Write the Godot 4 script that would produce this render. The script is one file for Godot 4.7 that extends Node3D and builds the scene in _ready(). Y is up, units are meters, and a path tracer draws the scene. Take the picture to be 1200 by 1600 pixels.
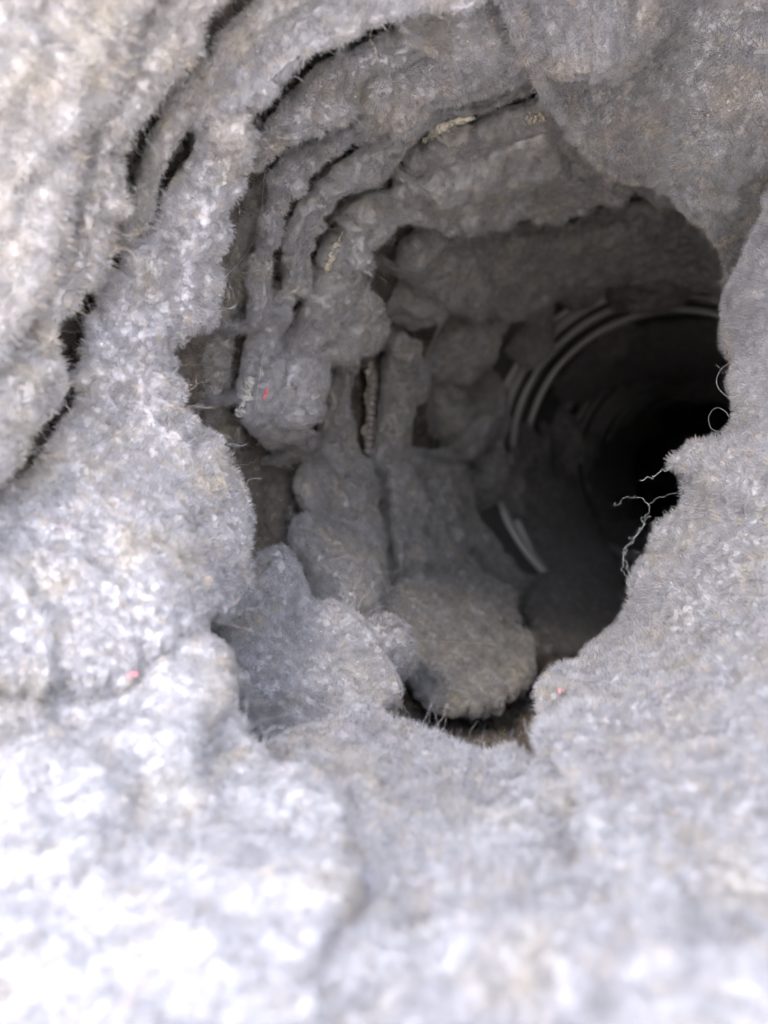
extends Node3D
# A lint-choked dryer duct seen from just outside its mouth. Units are metres; the duct's axis is the z axis and
# "depth" is the distance into the duct (d = -z). Traced outlines are turned into points on the duct's inner wall.

const R := 0.057              # inner radius of the duct
const MOUTH := 0.042          # depth of the duct's open end
const EYE := Vector3(0.0175, -0.010, 0.0)
const FOCAL := 1386.0         # focal length in photograph pixels
const YAW := 20.46
const PITCH := -2.07

var cam_basis: Basis
var rng := RandomNumberGenerator.new()
var big := FastNoiseLite.new()
var mid := FastNoiseLite.new()
var fine := FastNoiseLite.new()
var tone := FastNoiseLite.new()
var lint_mat: StandardMaterial3D
var fibre_mat: StandardMaterial3D
var foil_mat: StandardMaterial3D
var wall_mat: StandardMaterial3D
var tufts: Array[ArrayMesh] = []
var wisps: Array[ArrayMesh] = []
var used_names := {}
var nearest := {}              # coarse cells of the view -> nearest lint surface, to lay small things on
var tuft_total := 0
var density := 6.2            # tufts per square millimetre

func _ready() -> void:
	rng.seed = 20240611
	cam_basis = Basis(Vector3.UP, deg_to_rad(YAW)) * Basis(Vector3.RIGHT, deg_to_rad(PITCH))
	make_camera()
	make_light()
	make_noise()
	make_materials()
	make_tufts()
	make_duct()
	make_lining()
	make_shelves()
	make_slabs()
	make_clumps()
	make_mounds()
	make_details()
	print("tufts: ", tuft_total)

# ------------------------------------------------------------------ camera and light

func make_camera() -> void:
	var c := Camera3D.new()
	c.name = "camera"
	c.fov = rad_to_deg(2.0 * atan(800.0 / FOCAL))
	c.near = 0.004
	c.far = 20.0
	c.transform = Transform3D(cam_basis, EYE)
	var a := CameraAttributesPhysical.new()
	a.frustum_focal_length = 5.2
	a.frustum_focus_distance = 0.116
	a.exposure_aperture = 4.3
	a.frustum_near = 0.004
	a.frustum_far = 20.0
	c.attributes = a
	add_child(c)
	c.fov = rad_to_deg(2.0 * atan(800.0 / FOCAL))
	c.current = true

func make_light() -> void:
	var e := Environment.new()
	e.background_mode = Environment.BG_SKY
	var sky := Sky.new()
	var m := ProceduralSkyMaterial.new()
	m.sky_top_color = Color(0.72, 0.745, 0.80)
	m.sky_horizon_color = Color(0.83, 0.84, 0.86)
	m.sky_curve = 0.14
	m.ground_bottom_color = Color(0.78, 0.76, 0.75)
	m.ground_horizon_color = Color(0.83, 0.82, 0.82)
	sky.sky_material = m
	e.sky = sky
	e.tonemap_mode = Environment.TONE_MAPPER_LINEAR
	e.tonemap_exposure = 19.8
	e.sdfgi_enabled = true
	e.ssao_enabled = true
	e.ssil_enabled = true
	var w := WorldEnvironment.new()
	w.name = "daylight_environment"
	w.environment = e
	add_child(w)
	var s := DirectionalLight3D.new()
	s.name = "sun"
	s.light_energy = 0.10
	s.light_color = Color(1.0, 0.97, 0.93)
	s.light_angular_distance = 15.0
	s.shadow_enabled = true
	add_child(s)
	s.look_at_from_position(Vector3.ZERO, Vector3(0.05, -0.65, -1.0))

# ------------------------------------------------------------------ materials

func make_noise() -> void:
	var k := 0
	for n: FastNoiseLite in [big, mid, fine, tone]:
		k += 1
		n.seed = 71 * k
		n.noise_type = FastNoiseLite.TYPE_SIMPLEX_SMOOTH
		n.fractal_type = FastNoiseLite.FRACTAL_FBM
		n.fractal_octaves = 3
	big.frequency = 1.0 / 0.015
	mid.frequency = 1.0 / 0.0046
	fine.frequency = 1.0 / 0.0013
	fine.fractal_octaves = 2
	tone.frequency = 1.0 / 0.011
	tone.fractal_octaves = 4

func make_materials() -> void:
	lint_mat = StandardMaterial3D.new()
	lint_mat.resource_name = "lint felt"
	lint_mat.vertex_color_use_as_albedo = true
	lint_mat.roughness = 1.0
	lint_mat.metallic_specular = 0.1
	var nt := NoiseTexture2D.new()
	var fn := FastNoiseLite.new()
	fn.seed = 9
	fn.frequency = 0.02
	fn.fractal_octaves = 5
	nt.noise = fn
	nt.width = 512
	nt.height = 512
	nt.seamless = true
	lint_mat.heightmap_enabled = true
	lint_mat.heightmap_texture = nt
	lint_mat.heightmap_scale = 0.006
	lint_mat.uv1_triplanar = true
	lint_mat.uv1_world_triplanar = true
	lint_mat.uv1_scale = Vector3.ONE * 70.0

	fibre_mat = StandardMaterial3D.new()
	fibre_mat.resource_name = "lint fibre"
	fibre_mat.vertex_color_use_as_albedo = true
	fibre_mat.roughness = 0.7
	fibre_mat.metallic_specular = 0.12
	fibre_mat.cull_mode = BaseMaterial3D.CULL_DISABLED

	foil_mat = StandardMaterial3D.new()
	foil_mat.resource_name = "dusty aluminium foil"
	foil_mat.albedo_color = Color(0.64, 0.63, 0.615)
	foil_mat.metallic = 0.15
	foil_mat.roughness = 0.45
	foil_mat.heightmap_enabled = true
	foil_mat.heightmap_texture = nt
	foil_mat.heightmap_scale = 0.02
	foil_mat.uv1_triplanar = true
	foil_mat.uv1_world_triplanar = true
	foil_mat.uv1_scale = Vector3.ONE * 60.0

	wall_mat = StandardMaterial3D.new()
	wall_mat.resource_name = "dust-coated duct wall"
	wall_mat.albedo_color = Color(0.40, 0.39, 0.39)
	wall_mat.metallic = 0.2
	wall_mat.roughness = 0.8
	wall_mat.heightmap_enabled = true
	wall_mat.heightmap_texture = nt
	wall_mat.heightmap_scale = 0.03
	wall_mat.uv1_triplanar = true
	wall_mat.uv1_world_triplanar = true
	wall_mat.uv1_scale = Vector3.ONE * 45.0

func plain(c: Color, rough := 0.6) -> StandardMaterial3D:
	var m := StandardMaterial3D.new()
	m.albedo_color = c
	m.roughness = rough
	return m

func lint_color(p: Vector3, warm := 0.0) -> Color:      # linear
	var t := tone.get_noise_3dv(p)
	var u := tone.get_noise_3dv(p * 1.7 + Vector3(3.1, 1.7, 0.4))
	var c := Color(0.495, 0.478, 0.512)
	c = c.lerp(Color(0.42, 0.395, 0.385), smoothstep(0.108, 0.15, -p.z))     # browner and darker with depth: the inner duct's shade painted into the lint
	c = c.lerp(Color(0.54, 0.485, 0.42), clampf(smoothstep(0.05, 0.5, t) * 0.55 + warm, 0.0, 1.0))
	c = c.lerp(Color(0.31, 0.30, 0.315), clampf(smoothstep(0.1, 0.6, u) * 0.35, 0.0, 1.0))
	c = c.lerp(Color(0.57, 0.565, 0.61), smoothstep(0.1, 0.5, -u) * 0.4)
	var f := 1.0 + fine.get_noise_3dv(p * 0.8) * 0.22
	f *= 0.50
	return Color(c.r * f, c.g * f, c.b * f)

# ------------------------------------------------------------------ naming helpers

func numbered(called: String) -> String:
	var n: int = used_names.get(called, 0)
	used_names[called] = n + 1
	return called if n == 0 else "%s_%03d" % [called, n]

func thing(called: String, label: String, category: String, at_point := Vector3.ZERO, group := "") -> Node3D:
	var o := Node3D.new()
	o.name = numbered(called)
	add_child(o)
	o.position = at_point
	o.set_meta("label", label)
	o.set_meta("category", category)
	if group != "":
		o.set_meta("group", group)
	return o

func put(called: String, mesh: Mesh, mat: Material, parent: Node3D) -> MeshInstance3D:
	var o := MeshInstance3D.new()
	o.name = called
	o.mesh = mesh
	o.material_override = mat
	parent.add_child(o, true)
	if parent != self:
		o.position = -parent.position
	return o

# ------------------------------------------------------------------ from traced outlines to the duct's wall

func ray(px: float, py: float) -> Vector3:
	return cam_basis * Vector3((px - 600.0) / FOCAL, -(py - 800.0) / FOCAL, -1.0)

func on_wall(px: float, py: float, r: float) -> Vector3:
	var v := ray(px, py)
	var a := v.x * v.x + v.y * v.y
	var b := EYE.x * v.x + EYE.y * v.y
	var c := EYE.x * EYE.x + EYE.y * EYE.y - r * r
	var t := (-b + sqrt(b * b - a * c)) / a
	return EYE + v * t

func at_depth(px: float, py: float, d: float) -> Vector3:
	var v := ray(px, py)
	return EYE + v * (-d / v.z)

func outward(p: Vector3) -> Vector3:
	return Vector3(p.x, p.y, 0.0).normalized()

func radius_of(p: Vector3) -> float:
	return Vector2(p.x, p.y).length()

func catmull(a: Vector3, b: Vector3, c: Vector3, d: Vector3, t: float) -> Vector3:
	return 0.5 * ((2.0 * b) + (c - a) * t + (2.0 * a - 5.0 * b + 4.0 * c - d) * t * t + (3.0 * b - a - 3.0 * c + d) * t * t * t)

func resample(pts: PackedVector3Array, n: int) -> PackedVector3Array:   # n points equally far apart along a smooth curve
	var dense := PackedVector3Array()
	for i in pts.size() - 1:
		var a := pts[maxi(i - 1, 0)]
		var d := pts[mini(i + 2, pts.size() - 1)]
		for k in 12:
			dense.append(catmull(a, pts[i], pts[i + 1], d, k / 12.0))
	dense.append(pts[pts.size() - 1])
	var lens := PackedFloat32Array([0.0])
	for i in range(1, dense.size()):
		lens.append(lens[i - 1] + dense[i].distance_to(dense[i - 1]))
	var total := lens[lens.size() - 1]
	var out := PackedVector3Array()
	var j := 0
	for i in n:
		var want := total * i / (n - 1)
		while j < lens.size() - 2 and lens[j + 1] < want:
			j += 1
		var span := maxf(lens[j + 1] - lens[j], 1e-9)
		out.append(dense[j].lerp(dense[j + 1], clampf((want - lens[j]) / span, 0.0, 1.0)))
	return out

func smoothed(pts: PackedVector3Array, reach: int) -> PackedVector3Array:
	var out := PackedVector3Array()
	for i in pts.size():
		var s := Vector3.ZERO
		var w := 0.0
		for k in range(-reach, reach + 1):
			var q := clampi(i + k, 0, pts.size() - 1)
			var g := 1.0 - absf(k) / (reach + 1.0)
			s += pts[q] * g
			w += g
		out.append(s / w)
	return out

# ------------------------------------------------------------------ lint bodies

# Builds one lint body from a grid of points (rows run along the lip), roughens it, and clothes it in fibres.
# fuzz_from/fuzz_to: the rows that carry fibres.
var ledge_depth := 0.0

func lint_body(o: Node3D, grid: Array, lumps: float, warm: float, fuzz_rows: Vector2i, fuzz := 1.0, fuzz_size := 1.0, darken := 0.0) -> void:
	var nr := grid.size()
	var nc: int = grid[0].size()
	var verts := PackedVector3Array()
	for row: PackedVector3Array in grid:
		verts.append_array(row)
	var nrm := grid_normals(verts, nr, nc)
	var facing := 0.0
	for i in range(0, nc * int(nr * 0.6), 7):
		facing += nrm[i].dot((EYE - verts[i]).normalized())
	if facing < 0.0:                       # wound the other way round: mirror the columns
		for r in nr:
			for c in nc:
				verts[r * nc + c] = grid[r][nc - 1 - c]
		nrm = grid_normals(verts, nr, nc)
	var shift := o.name.hash() % 1000 * 0.01
	var off := Vector3(shift, shift * 0.7, 0.0)
	for i in verts.size():
		var p := verts[i]
		var h := big.get_noise_3dv(p + off) * 0.0020 + mid.get_noise_3dv(p) * 0.00045 + fine.get_noise_3dv(p) * 0.00007
		h *= lumps
		if ledge_depth > 0.0:                  # thin ragged ledges, stepping along the duct
			var phase := -p.z / (0.0044 * (1.0 + 4.0 * maxf(-p.z - 0.1, 0.0))) + 1.1 * big.get_noise_3dv(p * 0.8) + 0.25 * mid.get_noise_3dv(p * 0.7)
			var s := phase - floorf(phase)
			var saw := smoothstep(0.0, 0.85, s) * (1.0 - smoothstep(0.90, 1.0, s))
			h += ledge_depth * (saw - 0.5) * smoothstep(-0.25, 0.2, tone.get_noise_3dv(p * 0.5 + Vector3(5, 5, 5)))
		verts[i] = p + nrm[i] * h
	nrm = grid_normals(verts, nr, nc)
	var cols := PackedColorArray()
	for p in verts:
		cols.append(lint_color(p, warm).lerp(Color(0.085, 0.07, 0.06), darken))
	var idx := PackedInt32Array()
	for r in nr - 1:
		for c in nc - 1:
			var a := r * nc + c
			idx.append_array([a, a + 1, a + nc, a + 1, a + nc + 1, a + nc])
	var arr := []
	arr.resize(Mesh.ARRAY_MAX)
	arr[Mesh.ARRAY_VERTEX] = verts
	arr[Mesh.ARRAY_NORMAL] = nrm
	arr[Mesh.ARRAY_COLOR] = cols
	arr[Mesh.ARRAY_INDEX] = idx
	var m := ArrayMesh.new()
	m.add_surface_from_arrays(Mesh.PRIMITIVE_TRIANGLES, arr)
	put("felt", m, lint_mat, o)
	for p in verts:
		var q := cam_basis.inverse() * (p - EYE)
		if q.z < -0.02:
			var cell := Vector2i(int((600.0 - q.x / q.z * FOCAL) / 12.0), int((800.0 + q.y / q.z * FOCAL) / 12.0))
			var dist := -q.z
			if dist < nearest.get(cell, 9.0):
				nearest[cell] = dist
	clothe(o, verts, nrm, cols, nr, nc, fuzz_rows, fuzz, fuzz_size)

func grid_normals(v: PackedVector3Array, nr: int, nc: int) -> PackedVector3Array:
	var out := PackedVector3Array()
	out.resize(v.size())
	for r in nr:
		var r0 := maxi(r - 1, 0) * nc
		var r1 := mini(r + 1, nr - 1) * nc
		for c in nc:
			var du := v[r * nc + mini(c + 1, nc - 1)] - v[r * nc + maxi(c - 1, 0)]
			var dv := v[r1 + c] - v[r0 + c]
			var n := dv.cross(du)
			out[r * nc + c] = n.normalized() if n.length_squared() > 1e-20 else Vector3(0, 0, 1)
	return out

func clothe(o: Node3D, v: PackedVector3Array, nrm: PackedVector3Array, cols: PackedColorArray, nr: int, nc: int, rows: Vector2i, fuzz: float, size: float) -> void:
	var buf := PackedFloat32Array()
	var wbuf := PackedFloat32Array()
	for r in range(rows.x, mini(rows.y, nr - 1)):
		for c in nc - 1:
			var a := r * nc + c
			var p0 := v[a]
			var seen := cam_basis.inverse() * (p0 - EYE)
			if seen.z > -0.02 or absf(seen.x / seen.z) * FOCAL > 950.0 or absf(seen.y / seen.z) * FOCAL > 1150.0:
				continue                                   # far outside the frame
			var area := (v[a + nc] - p0).cross(v[a + 1] - p0).length() * 1e6
			var n := nrm[a]
			var away := n.dot((EYE - p0).normalized())
			if away < -0.35:
				n = -n
			var want := area * density * fuzz / (size * size)
			var count := int(want + rng.randf())
			for k in count:
				var fu := rng.randf()
				var fv := rng.randf()
				var p := p0 + (v[a + 1] - p0) * fu + (v[a + nc] - p0) * fv
				add_tuft(buf, p, n, rng.randf_range(0.5, 1.0) * size, cols[a], 0.0)
			if rng.randf() < area * 0.09 * fuzz:
				add_tuft(wbuf, p0, n, rng.randf_range(0.6, 1.5), cols[a], 0.1)
	hang(o, "fuzz", buf, tufts)
	hang(o, "loose_fibres", wbuf, wisps)

func add_tuft(buf: PackedFloat32Array, p: Vector3, n: Vector3, s: float, c: Color, lift: float) -> void:
	var side := n.cross(Vector3(rng.randf_range(-1, 1), rng.randf_range(-1, 1), rng.randf_range(-1, 1)))
	if side.length_squared() < 1e-6:
		side = n.cross(Vector3(0.3, 0.9, 0.1))
	side = side.normalized()
	var b := Basis(side, n, side.cross(n)) * s
	var g := rng.randf_range(0.74, 1.25)
	var k := Color(c.r * g, c.g * g, c.b * g)
	var pick := rng.randf()
	if pick < 0.012:
		k = Color(0.09, 0.085, 0.10)
	elif pick < 0.035:
		k = k.lerp(Color(0.70, 0.70, 0.74), 0.35)
	elif pick < 0.040:
		k = k.lerp(Color(0.45, 0.28, 0.30), 0.4)
	elif pick < 0.075:
		k = k.lerp(Color(0.25, 0.32, 0.48), 0.25)
	elif pick < 0.11:
		k = k.lerp(Color(0.50, 0.40, 0.27), 0.6)
	buf.append_array([b.x.x, b.y.x, b.z.x, p.x, b.x.y, b.y.y, b.z.y, p.y, b.x.z, b.y.z, b.z.z, p.z, k.r, k.g, k.b, 1.0])

func hang(o: Node3D, called: String, buf: PackedFloat32Array, shapes: Array[ArrayMesh]) -> void:
	if buf.is_empty():
		return
	var mm := MultiMesh.new()
	mm.transform_format = MultiMesh.TRANSFORM_3D
	mm.use_colors = true
	mm.mesh = shapes[rng.randi() % shapes.size()]
	mm.instance_count = buf.size() / 16
	mm.buffer = buf
	tuft_total += mm.instance_count
	var i := MultiMeshInstance3D.new()
	i.name = called
	i.multimesh = mm
	i.material_override = fibre_mat
	i.set_meta("kind", "stuff")
	o.add_child(i, true)
	i.position = -o.position

# A strand as a thin three-sided tube along a wandering line.
func strand(st: SurfaceTool, pts: PackedVector3Array, rad: float) -> void:
	var rings := []
	for i in pts.size():
		var t := (pts[mini(i + 1, pts.size() - 1)] - pts[maxi(i - 1, 0)]).normalized()
		var s := t.cross(Vector3(0.31, 0.2, 0.93)).normalized()
		var u := t.cross(s)
		var ring := []
		for k in 3:
			var a := TAU * k / 3.0
			ring.append(s * cos(a) + u * sin(a))
		rings.append(ring)
	for i in pts.size() - 1:
		for k in 3:
			var k2 := (k + 1) % 3
			for q in [[i, k], [i + 1, k], [i, k2], [i, k2], [i + 1, k], [i + 1, k2]]:
				st.set_normal(rings[q[0]][q[1]])
				st.add_vertex(pts[q[0]] + rings[q[0]][q[1]] * rad * (1.0 if q[0] < pts.size() - 1 else 0.4))

func make_tufts() -> void:
	for n in 8:
		var st := SurfaceTool.new()
		st.begin(Mesh.PRIMITIVE_TRIANGLES)
		for k in 26:
			var p := Vector3(rng.randf_range(-0.4, 0.4), -0.06, rng.randf_range(-0.4, 0.4)) * 0.001
			var yaw := rng.randf() * TAU
			var rise := rng.randf_range(0.0, 1.0)
			var pts := PackedVector3Array([p])
			var step := rng.randf_range(0.00008, 0.00018)
			for i in 7:
				yaw += rng.randf_range(-1.1, 1.1)
				rise += rng.randf_range(-0.6, 0.45)
				p += Vector3(cos(yaw) * cos(rise), sin(rise), sin(yaw) * cos(rise)) * step
				pts.append(p)
			strand(st, pts, rng.randf_range(0.000010, 0.000020))
		tufts.append(st.commit())
	for n in 6:
		var st := SurfaceTool.new()
		st.begin(Mesh.PRIMITIVE_TRIANGLES)
		for k in 2:
			var p := Vector3(rng.randf_range(-0.4, 0.4), 0.0, rng.randf_range(-0.4, 0.4)) * 0.001
			var yaw := rng.randf() * TAU
			var rise := rng.randf_range(0.2, 0.9)
			var pts := PackedVector3Array([p])
			for i in 14:
				yaw += rng.randf_range(-0.6, 0.6)
				rise += rng.randf_range(-0.42, 0.34)
				p += Vector3(cos(yaw) * cos(rise), sin(rise), sin(yaw) * cos(rise)) * 0.00026
				pts.append(p)
			strand(st, pts, rng.randf_range(0.000008, 0.000014))
		wisps.append(st.commit())

# A lint shelf: a padded layer that rises from the duct wall towards its lip (deeper in) and curls back under.
# lip: traced points [x, y] or [x, y, radius]; long: length along the duct; thick: lip thickness.
func shelf(called: String, label: String, lip: Array, r_lip: float, long: float, thick: float, opt := {}) -> Node3D:
	var raw := PackedVector3Array()
	for q: Array in lip:
		raw.append(on_wall(q[0], q[1], q[2] if q.size() > 2 else r_lip))
	var span := 0.0
	for i in range(1, raw.size()):
		span += raw[i].distance_to(raw[i - 1])
	var nc := clampi(int(span / 0.00042), 24, 340)
	var edge := resample(raw, nc)
	var base := smoothed(edge, maxi(4, nc / 10))
	var n_front := clampi(int(long / 0.00050), 18, 70)
	var n_curl := 10
	var n_under := 8
	var grid := []
	for r in n_front + n_curl + n_under:
		var row := PackedVector3Array()
		row.resize(nc)
		grid.append(row)
	var fade: float = opt.get("fade", 0.08)
	var under: float = opt.get("under", 0.006)
	var swell: float = opt.get("swell", 0.24)
	for c in nc:
		var u := c / (nc - 1.0)
		var w := smoothstep(0.0, fade, u) * smoothstep(0.0, fade, 1.0 - u)
		if opt.has("fade_start"):
			w = smoothstep(0.0, opt.fade_start, u) * smoothstep(0.0, fade, 1.0 - u)
		var p := edge[c]
		p += Vector3(0, 0, -1) * (fine.get_noise_2d(u * span, 3.0) * 0.0004 + mid.get_noise_2d(u * span, 7.0) * 0.0006)
		var e := outward(p)
		var r_p := radius_of(p)
		var r_w := lerpf(R + 0.003, r_p, w)
		p = Vector3(e.x * r_w, e.y * r_w, p.z)
		var eb := outward(base[c])
		var deep := lerpf(opt.get("long_start", long), long, smoothstep(0.3, 0.5, u))
		var d_b := -base[c].z - deep
		var back := Vector3(eb.x * (R + 0.001), eb.y * (R + 0.001), -d_b)
		var em := (e + eb).normalized()
		var r_q := lerpf(r_w, R, opt.get("tilt", 0.2))
		var q := Vector3(em.x * r_q, em.y * r_q, p.z + deep * swell)
		var trough := Vector3(eb.x * (R + 0.001), eb.y * (R + 0.001), base[c].z + deep * 0.48)
		for r in n_front:
			var t := r / (n_front - 1.0)
			t = 1.0 - pow(1.0 - t, 1.25)
			grid[r][c] = back.bezier_interpolate(trough, q, p, t)
		var tan_ := (p - q).normalized()
		var out := (e - tan_ * e.dot(tan_)).normalized()
		var th := thick * lerpf(0.25, 1.0, w) * 0.5
		var mid_ := p + out * th
		for k in n_curl:
			var a := PI * (k + 1.0) / n_curl
			grid[n_front + k][c] = mid_ - out * th * cos(a) + tan_ * th * 1.15 * sin(a)
		var start: Vector3 = grid[n_front + n_curl - 1][c]
		var stop := Vector3(e.x * (R + 0.002), e.y * (R + 0.002), start.z + under)
		for k in n_under:
			grid[n_front + n_curl + k][c] = start.lerp(stop, (k + 1.0) / n_under)
	var o := thing(called, label, opt.get("category", "lint"), grid[0][nc / 2], opt.get("group", ""))
	ledge_depth = opt.get("ledge", 0.0010)
	lint_body(o, grid, opt.get("lumps", 1.0), opt.get("warm", 0.0), Vector2i(2, n_front + n_curl + 2), opt.get("fuzz", 1.0), opt.get("size", 1.0))
	return o

# A lint pad between two cracks. pairs: traced [lip x, lip y, near x, near y] with optional lip and near radii; the near
# edge and the lip both drop to the duct wall, so that a deep slot stays open between one slab and the next.
func slab(called: String, label: String, pairs: Array, r_near: float, r_lip: float, opt := {}) -> Node3D:
	var lip := PackedVector3Array()
	var near := PackedVector3Array()
	for q: Array in pairs:
		lip.append(on_wall(q[0], q[1], q[4] if q.size() > 4 else r_lip))
		near.append(on_wall(q[2], q[3], q[5] if q.size() > 5 else r_near))
	var tight: PackedVector3Array
	var loose: PackedVector3Array
	var both := resample_pair(lip, near)
	tight = both[0]
	loose = both[1]
	var nc := tight.size()
	var width := 0.0
	for c in nc:
		width = maxf(width, tight[c].distance_to(loose[c]))
	var n_top := clampi(int(width / 0.0005), 14, 84)
	var soft: float = opt.get("round", 0.0014)
	var puff: float = opt.get("puff", 0.0016)
	var fade: float = opt.get("fade", 0.05)
	var n_side := 7
	var n_turn := 7
	var total := n_side + n_turn + n_top + n_turn + n_side
	var grid := []
	for r in total:
		var row := PackedVector3Array()
		row.resize(nc)
		grid.append(row)
	for c in nc:
		var u := c / (nc - 1.0)
		var w := smoothstep(0.0, fade, u) * smoothstep(0.0, fade, 1.0 - u)
		var p := tight[c]
		var n := loose[c]
		var rag := fine.get_noise_3dv(p * 0.9) * 0.0010 + mid.get_noise_3dv(p * 1.2) * 0.0016
		var run := (p - n)
		var across := run.normalized()
		p += across * rag
		n += across * minf(opt.get("gap", 0.0014), run.length() * 0.35)
		n += across * (fine.get_noise_3dv(n * 0.9) * 0.0004 + mid.get_noise_3dv(n * 1.1) * 0.0009)
		run = p - n
		p = sunk(p, w)
		n = sunk(n, w)
		across = (p - n).normalized()
		var sight := ((p + n) * 0.5 - EYE).normalized()
		var e := outward((p + n) * 0.5)
		var up := (e - across * e.dot(across)).normalized() * -1.0        # towards the duct's axis
		var half := minf(soft, run.length() * 0.35) * lerpf(0.4, 1.0, w)
		# near side, rising along the line of sight; then its rounded shoulder
		var foot := to_wall(n, sight)
		var shoulder := n - up * half
		for k in n_side:
			grid[k][c] = foot.lerp(shoulder, k / float(n_side))
		for k in n_turn:
			var a := PI * 0.5 * k / float(n_turn)
			grid[n_side + k][c] = n + across * half * (1.0 - cos(a)) - up * half * (1.0 - sin(a))
		var a0 := n + across * half
		var a1 := p - across * half
		for k in n_top:
			var t := k / (n_top - 1.0)
			grid[n_side + n_turn + k][c] = a0.lerp(a1, t) + up * puff * w * sin(PI * pow(t, 1.25)) * minf(1.0, run.length() / 0.008)
		for k in n_turn:
			var a := PI * 0.5 * (k + 1.0) / n_turn
			grid[n_side + n_turn + n_top + k][c] = a1 + across * half * sin(a) - up * half * (1.0 - cos(a))
		var low: Vector3 = grid[total - n_side - 1][c]
		var stop := to_wall(low, (sight + e * opt.get("undercut", 0.35)).normalized())
		for k in n_side:
			grid[total - n_side + k][c] = low.lerp(stop, (k + 1.0) / n_side)
	var o := thing(called, label, "lint", grid[0][nc / 2])
	ledge_depth = opt.get("ledge", 0.0012)
	lint_body(o, grid, opt.get("lumps", 0.55), opt.get("warm", 0.0), Vector2i(1, total - 1), opt.get("fuzz", 1.0), opt.get("size", 1.0))
	return o

func sunk(p: Vector3, w: float) -> Vector3:
	var e := outward(p)
	var r := maxf(radius_of(p), lerpf(R + 0.003, radius_of(p), w))
	return Vector3(e.x * r, e.y * r, p.z)

func to_wall(p: Vector3, v: Vector3) -> Vector3:       # follow v from p to just behind the duct's wall
	var rr := R + 0.002
	var a := v.x * v.x + v.y * v.y
	var b := p.x * v.x + p.y * v.y
	var c := p.x * p.x + p.y * p.y - rr * rr
	if a < 1e-6 or b * b - a * c <= 0.0:
		return p + outward(p) * maxf(rr - radius_of(p), 0.0005)
	var t := (-b + sqrt(b * b - a * c)) / a
	return p + v * clampf(t, 0.0005, 0.03)

func resample_pair(lip: PackedVector3Array, near: PackedVector3Array) -> Array:
	var d0 := PackedVector3Array()
	var d1 := PackedVector3Array()
	var n := lip.size()
	for i in n - 1:
		for k in 12:
			var t := k / 12.0
			d0.append(catmull(lip[maxi(i - 1, 0)], lip[i], lip[i + 1], lip[mini(i + 2, n - 1)], t))
			d1.append(catmull(near[maxi(i - 1, 0)], near[i], near[i + 1], near[mini(i + 2, n - 1)], t))
	d0.append(lip[n - 1])
	d1.append(near[n - 1])
	var lens := PackedFloat32Array([0.0])
	for i in range(1, d0.size()):
		lens.append(lens[i - 1] + (d0[i].distance_to(d0[i - 1]) + d1[i].distance_to(d1[i - 1])) * 0.5)
	var total := lens[lens.size() - 1]
	var count := clampi(int(total / 0.00042), 30, 360)
	var a := PackedVector3Array()
	var b := PackedVector3Array()
	var j := 0
	for i in count:
		var want := total * i / (count - 1)
		while j < lens.size() - 2 and lens[j + 1] < want:
			j += 1
		var f := clampf((want - lens[j]) / maxf(lens[j + 1] - lens[j], 1e-9), 0.0, 1.0)
		a.append(d0[j].lerp(d0[j + 1], f))
		b.append(d1[j].lerp(d1[j + 1], f))
	return [a, smoothed(b, 3)]

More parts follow.
